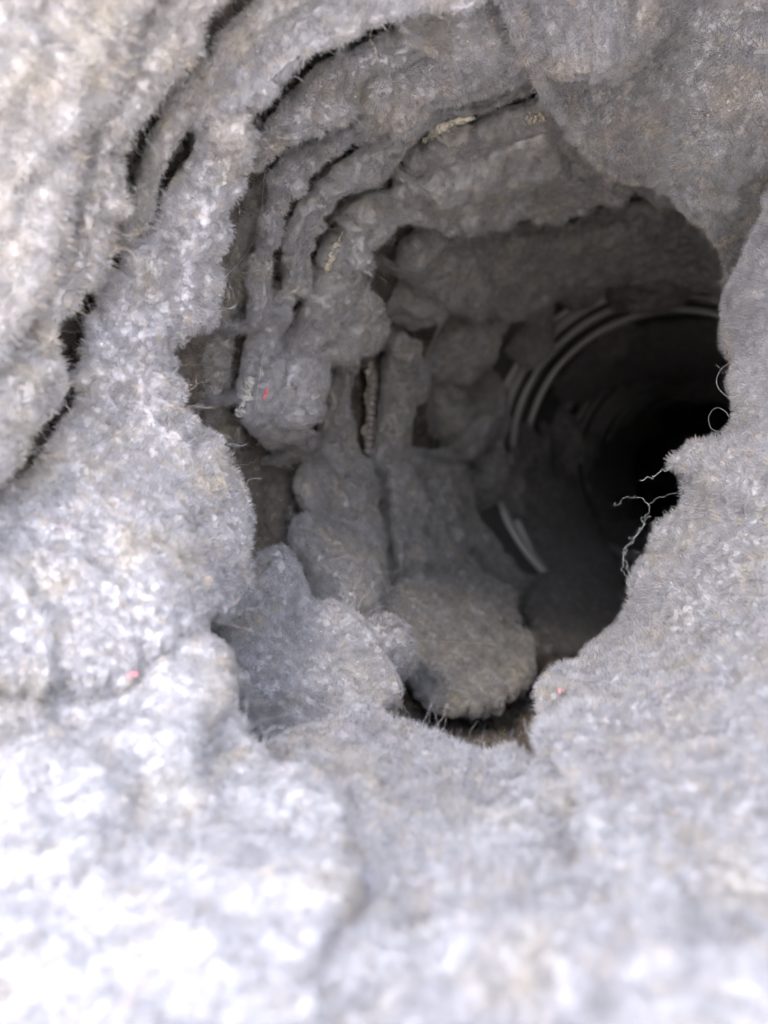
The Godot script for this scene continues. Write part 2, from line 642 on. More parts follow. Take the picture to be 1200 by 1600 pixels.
# A thick mound given by rows of traced points [x, y, depth]; the last row is its far lip, which curls down to the wall.
func mound(called: String, label: String, rows: Array, round_: float, opt := {}) -> Node3D:
	var span := 0.0
	var lines: Array[PackedVector3Array] = []
	for row: Array in rows:
		var raw := PackedVector3Array()
		for q: Array in row:
			raw.append(at_depth(q[0], q[1], q[2]))
		lines.append(raw)
	var last := lines[lines.size() - 1]
	for i in range(1, last.size()):
		span += last[i].distance_to(last[i - 1])
	var nc := clampi(int(span / 0.00040), 40, 360)
	var even: Array[PackedVector3Array] = []
	for raw in lines:
		var e := resample(raw, nc)
		for c in nc:
			var u := c / (nc - 1.0)
			var w := smoothstep(0.0, 0.1, u) * smoothstep(0.0, 0.1, 1.0 - u)
			var x := outward(e[c])
			var r := maxf(radius_of(e[c]), lerpf(R + 0.003, radius_of(e[c]), w))
			e[c] = Vector3(x.x * r, x.y * r, e[c].z)
		even.append(e)
	var each := 26
	var grid := []
	var n := even.size()
	for i in n - 1:
		for k in each:
			var t := k / float(each)
			var row := PackedVector3Array()
			for c in nc:
				row.append(catmull(even[maxi(i - 1, 0)][c], even[i][c], even[i + 1][c], even[mini(i + 2, n - 1)][c], t))
			grid.append(row)
	grid.append(even[n - 1])
	var n_front := grid.size()
	var curl: Array[PackedVector3Array] = []
	for k in 12:
		var row := PackedVector3Array()
		row.resize(nc)
		curl.append(row)
	for k in 12:
		var row := PackedVector3Array()
		row.resize(nc)
		curl.append(row)
	var before: PackedVector3Array = grid[n_front - 6]
	for c in nc:
		var p: Vector3 = even[n - 1][c]
		var tan_ := (p - before[c]).normalized()
		var e := outward(p)
		var out := (e - tan_ * e.dot(tan_))
		out = (out + Vector3(0, 0, -0.6)).normalized()
		out = (out - tan_ * out.dot(tan_)).normalized()
		var mid_ := p + out * round_
		for k in 12:
			var a := PI * 0.8 * (k + 1.0) / 12.0
			curl[k][c] = mid_ - out * round_ * cos(a) + tan_ * round_ * sin(a)
		var start := curl[11][c]
		var stop := Vector3(e.x * (R + 0.002), e.y * (R + 0.002), start.z - opt.get("foot", 0.006))
		for k in 12:
			curl[12 + k][c] = start.lerp(stop, (k + 1.0) / 12.0)
	grid.append_array(curl)
	var o := thing(called, label, "lint", grid[0][nc / 2])
	ledge_depth = 0.0
	lint_body(o, grid, opt.get("lumps", 1.4), opt.get("warm", 0.0), Vector2i(0, n_front + 16), opt.get("fuzz", 1.0), opt.get("size", 1.0))
	return o

# A rounded clump resting on the wall. width, height in photograph pixels at its place; turn in degrees.
func clump(called: String, label: String, px: float, py: float, r: float, width: float, height: float, turn: float, opt := {}) -> Node3D:
	var p := on_wall(px, py, r)
	if opt.has("depth"):
		p = at_depth(px, py, opt.depth)
	var f := (p - EYE).length() / FOCAL
	var a := deg_to_rad(turn)
	var fwd := (p - EYE).normalized()
	var right := fwd.cross(Vector3.UP).normalized()
	var up := right.cross(fwd)
	var ax := (right * cos(a) + up * sin(a)) * width * 0.5 * f
	var ay := (up * cos(a) - right * sin(a)) * height * 0.5 * f
	var az: Vector3 = fwd * (ax.length() + ay.length()) * 0.5 * opt.get("deep", 0.7)
	var nc := clampi(int((width + height) * f * 1.6 / 0.0005), 30, 130)
	var nr := nc / 2
	var grid := []
	for i in nr:
		var row := PackedVector3Array()
		var lat := -PI / 2 + 0.02 + (PI - 0.04) * i / (nr - 1.0)
		for c in nc:
			var lon := TAU * c / (nc - 1.0)
			var q := Vector3(cos(lat) * cos(lon), cos(lat) * sin(lon), sin(lat))
			var bump: float = 1.0 + big.get_noise_3dv(q * 0.008 + p * 3.0) * opt.get("knobs", 0.35)
			row.append(p + (ax * q.x + ay * q.y + az * q.z) * bump)
		grid.append(row)
	var o := thing(called, label, "lint", p + az)
	ledge_depth = 0.0
	lint_body(o, grid, opt.get("lumps", 0.7), opt.get("warm", 0.0), Vector2i(0, nr), opt.get("fuzz", 1.0), opt.get("size", 1.0))
	return o

# ------------------------------------------------------------------ the duct

func make_duct() -> void:
	var o := thing("dryer_duct", "ribbed aluminium foil dryer duct, nearly blocked by grey lint", "duct", Vector3(0, -R - 0.004, -MOUTH))
	var prof := PackedVector2Array()          # (radius, depth)
	var d := MOUTH
	while d < 1.1:
		var k := cos(d / 0.0135 * TAU)
		prof.append(Vector2(R + 0.0006 - 0.0006 * k * absf(k), d))
		d += 0.00135
	var inner := prof.size()
	prof.append(Vector2(0.0005, 1.12))
	prof.append(Vector2(0.0005, 1.125))
	for i in inner:
		var q := prof[inner - 1 - i]
		prof.append(Vector2(q.x + 0.0016, q.y))
	prof.append(prof[0])
	put("duct_wall", lathe(prof, 120), wall_mat, o)
	# the wire hoops that the lint leaves bare show as pale ribs
	for deep: float in [0.309, 0.321, 0.341, 0.368, 0.441, 0.4825, 0.511, 0.5434, 0.570, 0.600, 0.640, 0.679, 0.76, -on_wall(885, 1027, R - 0.002).z]:
		var ring := PackedVector2Array()
		for k in 11:
			var a := TAU * k / 10.0
			ring.append(Vector2(R - 0.0004 + sin(a) * 0.0016, deep + cos(a) * 0.0019))
		put("rib", lathe(ring, 120), foil_mat, o)

func lathe(prof: PackedVector2Array, around: int) -> ArrayMesh:
	var st := SurfaceTool.new()
	st.begin(Mesh.PRIMITIVE_TRIANGLES)
	for i in prof.size():
		for k in around:
			var a := TAU * k / around
			st.add_vertex(Vector3(cos(a) * prof[i].x, sin(a) * prof[i].x, -prof[i].y))
	for i in prof.size() - 1:
		for k in around:
			var k2 := (k + 1) % around
			for q: int in [i * around + k, (i + 1) * around + k, i * around + k2, i * around + k2, (i + 1) * around + k, (i + 1) * around + k2]:
				st.add_index(q)
	st.generate_normals()
	return st.commit()

# ------------------------------------------------------------------ lint shelves, from the mouth inwards

func make_shelves() -> void:
	shelf("lint_shelf", "out-of-focus lint shelf in the upper left corner, nearest the duct mouth",
		[[-60, 620], [-20, 540], [25, 470], [60, 400], [82, 310], [112, 200], [150, 110], [190, 30], [240, -60], [320, -140]], 0.0435, 0.020, 0.004, {"size": 1.1, "warm": 0.3})  # the warm tint is sunlight put into this shelf's colour
	shelf("lint_shelf", "high lint shelf crossing the top edge with short dark crack under it",
		[[600, 45], [640, 60], [700, 78], [760, 84], [820, 96], [870, 108], [910, 112], [950, 107], [988, 84, 0.044], [1030, 56, 0.047], [1075, 18, 0.051], [1130, -40, 0.055]], 0.0415, 0.020, 0.004, {})
	shelf("lint_shelf", "small dark lint shelf behind the frayed middle edge, over bare foil",
		[[690, 700], [712, 722], [735, 760], [742, 800], [765, 835], [790, 865], [815, 895], [850, 905]], 0.0455, 0.030, 0.0025, {"size": 1.4})
	shelf("lint_shelf", "thick pale lint fold at upper right, its soft edge fading into shade",
		[[770, -20, 0.0425], [812, 50, 0.0425], [838, 110, 0.0418], [858, 152, 0.0412], [898, 202, 0.0398], [940, 242, 0.0385], [1005, 270, 0.037], [1060, 302, 0.034], [1108, 340, 0.0325], [1136, 400, 0.031], [1152, 470, 0.029], [1200, 580, 0.028]], 0.037, 0.036, 0.005, {"fade": 0.05, "tilt": 0.5, "swell": 0.5, "lumps": 0.8, "size": 1.4, "ledge": 0.0011})

func make_slabs() -> void:
	slab("lint_pad", "wide pale lint pad ending at the long dark groove in the upper left",
		[[-120, 800, -160, 640], [10, 715, -40, 580], [55, 645, -10, 540], [105, 605, 25, 500], [80, 545, 45, 450], [108, 478, 62, 415], [150, 425, 75, 380], [168, 360, 88, 330], [176, 310, 98, 280], [188, 245, 112, 230], [212, 190, 128, 185], [246, 140, 150, 135], [280, 90, 175, 80], [322, 38, 202, 30], [370, -20, 232, -30], [440, -80, 285, -90]],
		0.0465, 0.0425, {"size": 1.1, "puff": 0.0012, "lumps": 0.8, "warm": 0.3})  # warmed like the corner shelf: beige sunlight painted into the lint
	slab("lint_pad", "narrow tan lint pad between the two parallel dark grooves at upper left",
		[[196, 410, 184, 410], [208, 372, 194, 378], [228, 335, 205, 350], [250, 286, 213, 306], [281, 214, 226, 248], [311, 167, 252, 194], [347, 131, 284, 147], [387, 96, 316, 102], [427, 51, 356, 55], [470, 5, 404, 2], [540, -60, 470, -60]],
		0.0470, 0.0455, {"warm": 0.35, "puff": 0.0008})
	slab("lint_pad", "bright upright lint pad with cream patch and blunt lower corner left of the deep gap",
		[[-140, 1062, -160, 860, 0.048, 0.050], [60, 1052, -40, 790, 0.0455, 0.049], [205, 1032, 50, 716, 0.0405, 0.047], [276, 996, 92, 672, 0.037], [325, 957, 108, 650, 0.0365], [370, 928, 119, 635, 0.036], [394, 893, 126, 624, 0.036], [391, 850, 129, 612, 0.036], [383, 790, 128, 600, 0.036], [366, 735, 124, 588, 0.0365], [340, 695, 120, 576, 0.037], [300, 660, 116, 564, 0.0375],
		[284, 612, 115, 548, 0.038], [286, 562, 122, 520, 0.038], [300, 518, 140, 490], [330, 500, 160, 462], [340, 448, 184, 427], [349, 400, 204, 400], [356, 350, 230, 354], [379, 300, 258, 300], [386, 250, 288, 240], [368, 205, 316, 192], [400, 175, 354, 152], [436, 145, 394, 114], [466, 117, 428, 80], [512, 84, 468, 38], [560, 60, 505, 8], [640, 30, 565, -30], [710, 12, 640, -60], [800, -10, 740, -80]],
		0.0450, 0.0390, {"fade": 0.03, "puff": 0.0015, "round": 0.002, "undercut": 0.8, "lumps": 0.8})
	slab("lint_pad", "smooth pale lint pad under the top grooves, left of the upright crack",
		[[398, 285, 391, 272], [414, 246, 394, 232], [444, 228, 404, 202], [480, 229, 427, 180], [516, 213, 455, 154], [546, 191, 482, 128], [551, 150, 512, 102], [566, 118, 538, 86], [602, 97, 578, 72], [650, 80, 642, 48], [712, 68, 712, 34], [800, 60, 800, 15]],
		0.0460, 0.0440, {})
	slab("lint_pad", "broad pale lint pad at top right of the upright crack",
		[[566, 222, 560, 212], [600, 197, 563, 174], [636, 204, 567, 148], [662, 190, 582, 124], [700, 163, 616, 108], [760, 150, 660, 92], [815, 134, 718, 80], [870, 130, 778, 74], [950, 130, 850, 84]],
		0.0460, 0.0440, {})
	slab("lint_pad", "dull lint strip beside the long pale hair, inside the first gap",
		[[402, 545, 378, 520], [425, 430, 390, 440], [440, 372, 399, 378], [446, 322, 405, 328], [470, 290, 418, 290], [500, 258, 446, 254], [540, 222, 486, 244], [566, 206, 528, 224], [620, 206, 566, 214]],
		0.0485, 0.0465, {"puff": 0.001})
	slab("lint_pad", "grey lint pad ending at the jagged crack with two bare tan flecks above",
		[[385, 650, 366, 640], [420, 580, 376, 568], [450, 502, 400, 525], [441, 478, 424, 476], [470, 450, 437, 434], [482, 420, 447, 394], [505, 345, 457, 347], [516, 320, 468, 322], [550, 297, 494, 292], [600, 281, 534, 258], [630, 240, 582, 222], [656, 210, 622, 214], [690, 177, 670, 196], [726, 180, 712, 170], [766, 173, 764, 160], [822, 149, 818, 142], [870, 146, 870, 134]],
		0.0485, 0.0460, {"puff": 0.0012})
	slab("lint_pad", "large lint pad with a pointed tip over the black hole, centre of picture",
		[[489, 718, 478, 718, 0.049], [491, 706, 440, 700, 0.047], [496, 672, 378, 664], [501, 615, 358, 622], [507, 580, 366, 596], [520, 563, 380, 578], [546, 558, 398, 564], [572, 540, 424, 548], [590, 530, 448, 533], [607, 500, 465, 508], [590, 474, 462, 486], [579, 440, 484, 464], [581, 400, 496, 428], [600, 370, 514, 366], [630, 350, 526, 336], [652, 344, 556, 312], [690, 356, 606, 295], [740, 362, 640, 260], [790, 352, 668, 224], [816, 340, 698, 196], [850, 346, 732, 194], [890, 341, 772, 186], [922, 325, 818, 164], [952, 315, 854, 158], [1010, 312, 905, 162], [1070, 330, 975, 192], [1140, 350, 1065, 242], [1220, 370, 1165, 282]],
		0.0480, 0.0410, {"fade": 0.03, "puff": 0.0015, "undercut": 0.8, "lumps": 0.9, "ledge": 0.0020})
	slab("lint_pad", "low lint lobe with a tiny dark bead, below the pointed pad",
		[[566, 815, 500, 815], [588, 780, 474, 768], [582, 742, 480, 740], [566, 720, 496, 722], [556, 680, 507, 682], [550, 630, 513, 632], [549, 580, 522, 590], [556, 548, 536, 566]],
		0.0490, 0.0470, {"lumps": 0.8})
	slab("lint_pad", "rounded grey lint lobe low on the left wall, right of the dark wedge",
		[[506, 958, 496, 928], [560, 982, 482, 894], [598, 958, 466, 858], [606, 926, 458, 836], [604, 880, 464, 816], [597, 838, 485, 804], [585, 806, 530, 800], [560, 792, 548, 790]],
		0.0490, 0.0455, {"fade": 0.1, "puff": 0.003, "lumps": 0.7})
	slab("lint_pad", "dim lint pad across the upper wall above the bare ribs",
		[[690, 476, 622, 440], [740, 488, 634, 400], [790, 490, 652, 374], [830, 492, 690, 372], [852, 500, 720, 377], [872, 480, 750, 378], [902, 465, 792, 370], [922, 456, 822, 360], [952, 450, 858, 360], [1002, 441, 895, 355], [1062, 441, 945, 336], [1102, 455, 1005, 328], [1142, 472, 1075, 348], [1220, 500, 1155, 368]],
		0.0490, 0.0440, {"size": 1.2, "puff": 0.002, "lumps": 1.2, "ledge": 0.0024})
	slab("lint_pad", "tall grey lint pad with a frayed edge running down the middle of the duct",
		[[628, 498, 616, 512], [642, 530, 604, 542], [652, 565, 598, 575], [662, 605, 596, 612], [646, 660, 590, 662], [650, 700, 588, 710], [676, 726, 594, 745], [700, 760, 602, 780], [706, 800, 605, 820], [716, 840, 608, 860], [742, 876, 611, 900], [770, 910, 614, 940], [796, 926, 626, 966], [811, 965, 642, 1000, 0.0455], [814, 1000, 646, 1030, 0.048], [812, 1025, 652, 1050, 0.050]],
		0.0490, 0.0445, {"size": 1.1, "puff": 0.001, "lumps": 1.1, "ledge": 0.0020, "fade": 0.10})
	slab("lint_pad", "thin torn lint plate on the middle pad, left of the dim clumps",
		[[636, 720, 600, 700], [652, 752, 606, 745], [664, 790, 612, 790], [668, 830, 616, 835], [690, 866, 622, 880], [706, 890, 640, 910]], 0.0455, 0.0425, {"puff": 0.0006, "lumps": 0.9, "fade": 0.12, "round": 0.0009})
	slab("lint_pad", "thin torn lint plate across the dim upper wall, just over the row of clumps",
		[[760, 442, 720, 392], [800, 438, 766, 388], [846, 424, 812, 378], [896, 418, 862, 374], [950, 400, 916, 364], [1010, 392, 980, 350], [1064, 396, 1040, 352]], 0.0462, 0.0438, {"puff": 0.0006, "lumps": 0.9, "fade": 0.12, "round": 0.0009})
	slab("lint_pad", "thin ragged lint plate on the large pad, above the black hole",
		[[640, 322, 600, 308], [676, 316, 640, 286], [724, 312, 690, 262], [776, 302, 730, 240], [830, 300, 790, 226], [884, 284, 850, 210], [930, 276, 905, 210]], 0.0445, 0.0412, {"puff": 0.0006, "lumps": 0.9, "fade": 0.15, "round": 0.0009})
	slab("lint_pad", "thin ragged lint plate left of the black hole, under the tan fleck",
		[[470, 640, 410, 640], [482, 600, 418, 606], [492, 560, 430, 575], [520, 520, 458, 540], [545, 480, 490, 500], [548, 440, 505, 455]], 0.0462, 0.0428, {"puff": 0.0006, "lumps": 0.9, "fade": 0.12, "round": 0.0009})
	slab("lint_pad", "flat lint plate at the foot of the frayed middle pad, above the lower dark pocket",
		[[600, 975, 634, 1030], [610, 934, 648, 1062], [640, 910, 668, 1080], [664, 928, 690, 1094], [712, 944, 722, 1100], [770, 950, 768, 1098], [808, 968, 800, 1082], [824, 1004, 822, 1058], [832, 1030, 834, 1042]], 0.0490, 0.0462, {"puff": 0.0008, "lumps": 0.9, "ledge": 0.0014, "gap": 0.0003, "fade": 0.08})
	slab("lint_pad", "dark lint pad lining the duct just inside the outermost bare rib",
		[[985, 915, 900, 925], [923, 820, 862, 885], [897, 787, 838, 842], [866, 747, 819, 800], [853, 707, 813, 745], [846, 680, 813, 704], [850, 655, 820, 668]], 0.0525, 0.0505, {"size": 1.7, "fade": 0.1, "lumps": 0.9})
	slab("lint_pad", "soft dark lint pad behind the outermost rib, edged by a black gap",
		[[1000, 850, 930, 822], [940, 826, 902, 792], [912, 795, 874, 748], [900, 760, 862, 712], [893, 720, 857, 684], [893, 690, 868, 655]], 0.0525, 0.0500, {"size": 1.8, "fade": 0.1, "lumps": 1.0})
	slab("lint_pad", "deep dark lint band across the upper duct below the short bare ribs",
		[[900, 650, 876, 622], [915, 625, 890, 585], [945, 608, 910, 560], [1000, 594, 952, 535], [1060, 588, 1010, 518], [1120, 592, 1080, 509], [1200, 615, 1160, 515]], 0.0525, 0.0495, {"size": 1.8, "fade": 0.08, "lumps": 1.2})
	slab("lint_pad", "deepest lint pad, almost black, beside the end of the duct",
		[[1030, 860, 960, 825], [1004, 802, 932, 785], [988, 760, 926, 748], [988, 720, 942, 712], [1006, 690, 966, 676], [1045, 668, 1012, 645]], 0.0525, 0.0490, {"size": 2.2, "fade": 0.1, "lumps": 1.2})
	slab("lint_pad", "broad grey lint patch low in the duct above the shiny rib",
		[[822, 935, 826, 1000], [850, 902, 856, 1014], [885, 890, 900, 1014], [930, 900, 945, 1006], [968, 930, 984, 985]], 0.0530, 0.0500, {"size": 1.2, "fade": 0.12, "puff": 0.002, "lumps": 1.2})
	slab("lint_pad", "brownish lint pad sunk inside the deep gap beside the bright upright pad",
		[[384, 705, 362, 712], [372, 664, 346, 694], [354, 622, 299, 645], [366, 572, 296, 592], [373, 512, 310, 528], [385, 442, 342, 470], [396, 380, 354, 402], [402, 330, 362, 352], [414, 288, 386, 292]], 0.0558, 0.0538, {"warm": 0.45, "lumps": 0.8})

func make_lining() -> void:
	var grid := []
	for r in 130:
		var row := PackedVector3Array()
		var d := lerpf(MOUTH + 0.004, 0.235, r / 129.0)
		for c in 260:
			var a := TAU * c / 259.0
			row.append(Vector3(cos(a) * (R - 0.0015), sin(a) * (R - 0.0015), -d))
		grid.append(row)
	var o := thing("lint_lining", "thin dark lint film on the duct wall, seen only inside the cracks", "lint", Vector3(0, -R, -0.1))
	lint_body(o, grid, 0.6, 0.15, Vector2i(0, 130), 0.2, 1.3, 0.85)  # colour mixed towards near-black brown, far darker than the other lint

func make_clumps() -> void:
	clump("lint_clump", "rounded dim lint clump right of the black hole", 655, 440, 0.0540, 130, 130, 20, {"deep": 0.5, "knobs": 0.5})
	clump("lint_clump", "largest dim lint clump on the inner left wall", 715, 525, 0.0530, 150, 125, 30, {"size": 1.2, "deep": 0.5, "knobs": 0.5})
	clump("lint_clump", "small round lint clump ringed by black gaps beside the ribs", 828, 532, 0.0530, 72, 74, 20, {"size": 1.4, "deep": 0.5, "knobs": 0.5})
	clump("lint_clump", "small soft lint clump below the largest dim clump", 690, 628, 0.0530, 70, 105, 10, {"size": 1.3, "deep": 0.5, "knobs": 0.5})
	clump("lint_clump", "dim knobbly lint clump touching the left end of the bare ribs", 748, 640, 0.0530, 90, 125, 8, {"size": 1.3, "deep": 0.5, "knobs": 0.5})
	clump("lint_clump", "low lint clump tucked behind the frayed middle edge", 715, 690, 0.0535, 110, 60, 35, {"size": 1.3, "deep": 0.5, "knobs": 0.5})
	clump("lint_clump", "narrow dark lint clump above the crumpled foil strip", 752, 745, 0.0540, 70, 100, -12, {"size": 1.4, "deep": 0.5, "knobs": 0.5})
	clump("lint_clump", "tiny dark lint clump in the row above the bare ribs", 905, 460, 0.0520, 60, 40, 20, {"size": 1.4, "deep": 0.5, "knobs": 0.5})
	clump("lint_clump", "flat dark lint clump at right end of the row above the ribs", 1010, 462, 0.0520, 120, 46, 0, {"size": 1.4, "deep": 0.5, "knobs": 0.5})
	clump("lint_clump", "dark lint clump lying against the second bare rib", 965, 530, 0.0540, 70, 46, 25, {"size": 1.5, "deep": 0.5, "knobs": 0.5})
	clump("lint_clump", "dark lint clump covering the left end of the deep bare ribs", 868, 690, 0.055, 70, 110, 20, {"size": 1.8, "deep": 0.5, "knobs": 0.5})
	clump("lint_clump", "dark lint clump stuck on the upper arc of the ribs, under the row of clumps", 930, 560, 0.055, 80, 50, 35, {"size": 1.7, "deep": 0.5, "knobs": 0.5})
	clump("lint_clump", "wide dark lint clump above the deepest ribs at the right rim", 1085, 600, 0.053, 130, 50, 4, {"size": 1.9, "deep": 0.5, "knobs": 0.5})
	clump("lint_clump", "small dark lint clump at the left foot of the outermost rib", 792, 770, 0.054, 50, 80, -12, {"size": 1.6, "deep": 0.5, "knobs": 0.5})
	clump("lint_clump", "knotted little lint clump between the bright lobe and the middle shelf", 608, 1012, 0.043, 78, 78, 0, {"knobs": 0.6})
	clump("lint_clump", "small tufted lint clump at the top of the bright lower lobe", 434, 888, 0.0425, 60, 60, 0, {"knobs": 0.6})

func make_mounds() -> void:
	mound("lint_mound", "bright dense lint lobe below the blunt corner, centre bottom", [
		[[335, 1010, 0.084], [366, 1120, 0.090], [430, 1240, 0.086], [560, 1250, 0.084]],
		[[338, 985, 0.089], [400, 1050, 0.091], [470, 1120, 0.093], [580, 1160, 0.091]],
		[[325, 985, 0.092], [360, 945, 0.096], [402, 908, 0.101], [432, 880, 0.104], [456, 888, 0.105], [468, 914, 0.105], [492, 945, 0.104], [522, 952, 0.104], [560, 978, 0.104], [590, 1012, 0.103], [606, 1042, 0.102], [624, 1080, 0.100], [626, 1125, 0.097]]], 0.0012, {"lumps": 0.9})
	mound("lint_mound", "blurred white lint heap filling the lower left corner", [
		[[-220, 1250, 0.046], [-150, 1500, 0.042], [-80, 1750, 0.036], [200, 1800, 0.036], [650, 1800, 0.036]],
		[[-150, 1150, 0.054], [0, 1250, 0.052], [100, 1400, 0.047], [280, 1450, 0.047], [620, 1480, 0.047]],
		[[-140, 1050, 0.059], [-20, 1028, 0.062], [60, 1018, 0.064], [120, 1026, 0.066], [185, 1042, 0.068], [242, 1024, 0.070], [286, 1003, 0.071], [330, 1018, 0.072], [356, 1060, 0.072], [350, 1105, 0.071], [374, 1145, 0.071], [400, 1172, 0.069], [450, 1215, 0.066], [520, 1260, 0.062], [600, 1330, 0.058]]], 0.0012, {"size": 1.1, "lumps": 1.6})
	mound("lint_mound", "blurred white lint bank along the bottom middle edge", [
		[[180, 1800, 0.036], [400, 1800, 0.0355], [560, 1800, 0.036], [760, 1800, 0.036], [1150, 1800, 0.036]],
		[[220, 1450, 0.048], [560, 1450, 0.050], [760, 1450, 0.050], [1150, 1500, 0.046]],
		[[250, 1250, 0.058], [340, 1200, 0.064], [395, 1172, 0.072], [440, 1168, 0.077], [480, 1152, 0.080], [532, 1122, 0.085], [582, 1106, 0.089], [632, 1132, 0.090], [690, 1142, 0.090], [750, 1165, 0.088], [800, 1174, 0.085], [850, 1192, 0.080], [900, 1240, 0.072], [955, 1310, 0.062], [1040, 1400, 0.056]]], 0.0012, {"size": 1.1, "lumps": 1.5})
	mound("lint_mound", "large pale lint mound half blocking the duct on the right", [
		[[700, 1800, 0.0355], [900, 1800, 0.035], [1050, 1750, 0.036], [1250, 1600, 0.044], [1380, 1350, 0.058], [1450, 1100, 0.072], [1480, 900, 0.082], [1480, 700, 0.086], [1480, 350, 0.088]],
		[[760, 1560, 0.044], [920, 1480, 0.049], [1020, 1350, 0.058], [1120, 1220, 0.070], [1210, 1080, 0.085], [1240, 930, 0.098], [1250, 800, 0.104], [1260, 700, 0.106], [1270, 300, 0.106]],
		[[880, 1400, 0.052], [945, 1300, 0.059], [912, 1228, 0.067], [875, 1176, 0.077], [846, 1120, 0.090], [852, 1066, 0.100], [900, 1026, 0.110], [955, 986, 0.118], [984, 936, 0.122], [1000, 890, 0.124], [1021, 872, 0.125], [1030, 830, 0.125], [1060, 785, 0.125], [1066, 748, 0.124], [1048, 722, 0.123], [1082, 706, 0.125], [1140, 682, 0.126], [1148, 630, 0.127], [1136, 570, 0.128], [1141, 500, 0.129], [1146, 450, 0.128], [1150, 390, 0.126], [1165, 320, 0.122], [1190, 240, 0.118]]], 0.0012, {"lumps": 1.3, "foot": 0.02})

# ------------------------------------------------------------------ hairs, specks and bare foil

func touching(px: float, py: float, lift := 0.0006) -> Vector3:
	var d: float = nearest.get(Vector2i(int(px / 12.0), int(py / 12.0)), 0.12)
	var v := ray(px, py)
	return EYE + v * (d - lift)

func hair(label: String, pts: Array, rad: float, col: Color, opt := {}) -> void:
	var raw := PackedVector3Array()
	for q: Array in pts:
		raw.append(at_depth(q[0], q[1], q[2]) if q.size() > 2 else touching(q[0], q[1], opt.get("lift", 0.0008)))
	if not opt.has("free"):
		raw = smoothed(raw, 1) if raw.size() > 4 else raw
	var line := resample(raw, maxi(24, raw.size() * 5))
	var wob: float = opt.get("kink", 0.00008)
	for i in line.size():
		line[i] += Vector3(fine.get_noise_2d(i * 0.0004, 1.0), fine.get_noise_2d(i * 0.0004, 5.0), fine.get_noise_2d(i * 0.0004, 9.0)) * wob
	var st := SurfaceTool.new()
	st.begin(Mesh.PRIMITIVE_TRIANGLES)
	strand(st, line, rad)
	var o := MeshInstance3D.new()
	o.name = numbered(opt.get("called", "stray_hair"))
	o.mesh = st.commit()
	o.material_override = plain(col.linear_to_srgb(), 0.45)
	add_child(o)
	o.set_meta("label", label)
	o.set_meta("category", opt.get("category", "hair"))

func speck(label: String, px: float, py: float, w: float, h: float, turn: float, col: Color) -> void:
	var p := touching(px, py, 0.0007)
	var f := (p - EYE).length() / FOCAL
	var st := SurfaceTool.new()
	st.begin(Mesh.PRIMITIVE_TRIANGLES)
	for k in 9:                                    # a tangle of short coloured fibres
		var pts := PackedVector3Array()
		var q := Vector3(rng.randf_range(-0.5, 0.5) * w, rng.randf_range(-0.5, 0.5) * h, 0)
		for i in 6:
			pts.append((cam_basis * q.rotated(Vector3(0, 0, 1), deg_to_rad(turn))) * f)
			q += Vector3(rng.randf_range(-0.12, 0.12) * w, rng.randf_range(0.02, 0.2) * h, rng.randf_range(-0.1, 0.1) * w)
		strand(st, pts, 0.00006)
	var o := MeshInstance3D.new()
	o.name = numbered("thread_speck")
	o.mesh = st.commit()
	o.material_override = plain(col.linear_to_srgb(), 0.7)
	add_child(o)
	o.position = p
	o.set_meta("label", label)
	o.set_meta("category", "thread")

# A scrap of crinkled foil, lying on the lint or on the wall along a traced line; width in pixels.
func foil_scrap(called: String, label: String, pts: Array, width: float, r: float, mat: Material) -> Node3D:
	var raw := PackedVector3Array()
	for q: Array in pts:
		raw.append(on_wall(q[0], q[1], r) if r > 0.0 else touching(q[0], q[1], 0.0004))
	var line := resample(raw, 60)
	var f := (line[30] - EYE).length() / FOCAL
	var st := SurfaceTool.new()
	st.begin(Mesh.PRIMITIVE_TRIANGLES)
	var nw := 12
	for side in 2:
		for i in 60:
			var t := (line[mini(i + 1, 59)] - line[maxi(i - 1, 0)]).normalized()
			var e := (EYE - line[i]).normalized() if r <= 0.0 else -outward(line[i])
			var x := t.cross(e).normalized()
			var taper := pow(sin(PI * (i + 1.5) / 62.0), 0.5) * (0.75 + 0.8 * mid.get_noise_1d(i * 0.0003 + line[0].x))
			for k in nw:
				var u := k / (nw - 1.0) - 0.5
				var p := line[i] + x * u * width * f * taper
				p += e * (fine.get_noise_3dv(p * 1.8) * 0.0007 + mid.get_noise_3dv(p * 2.0) * 0.0009 - side * 0.00012)
				st.add_vertex(p)
	for side in 2:
		for i in 59:
			for k in nw - 1:
				var a := side * 60 * nw + i * nw + k
				var quad := [a, a + nw, a + 1, a + 1, a + nw, a + nw + 1]
				if side == 1:
					quad.reverse()
				for q: int in quad:
					st.add_index(q)
	st.generate_normals()
	var o := thing(called, label, "foil", line[30])
	put("foil_sheet", st.commit(), mat, o)
	return o

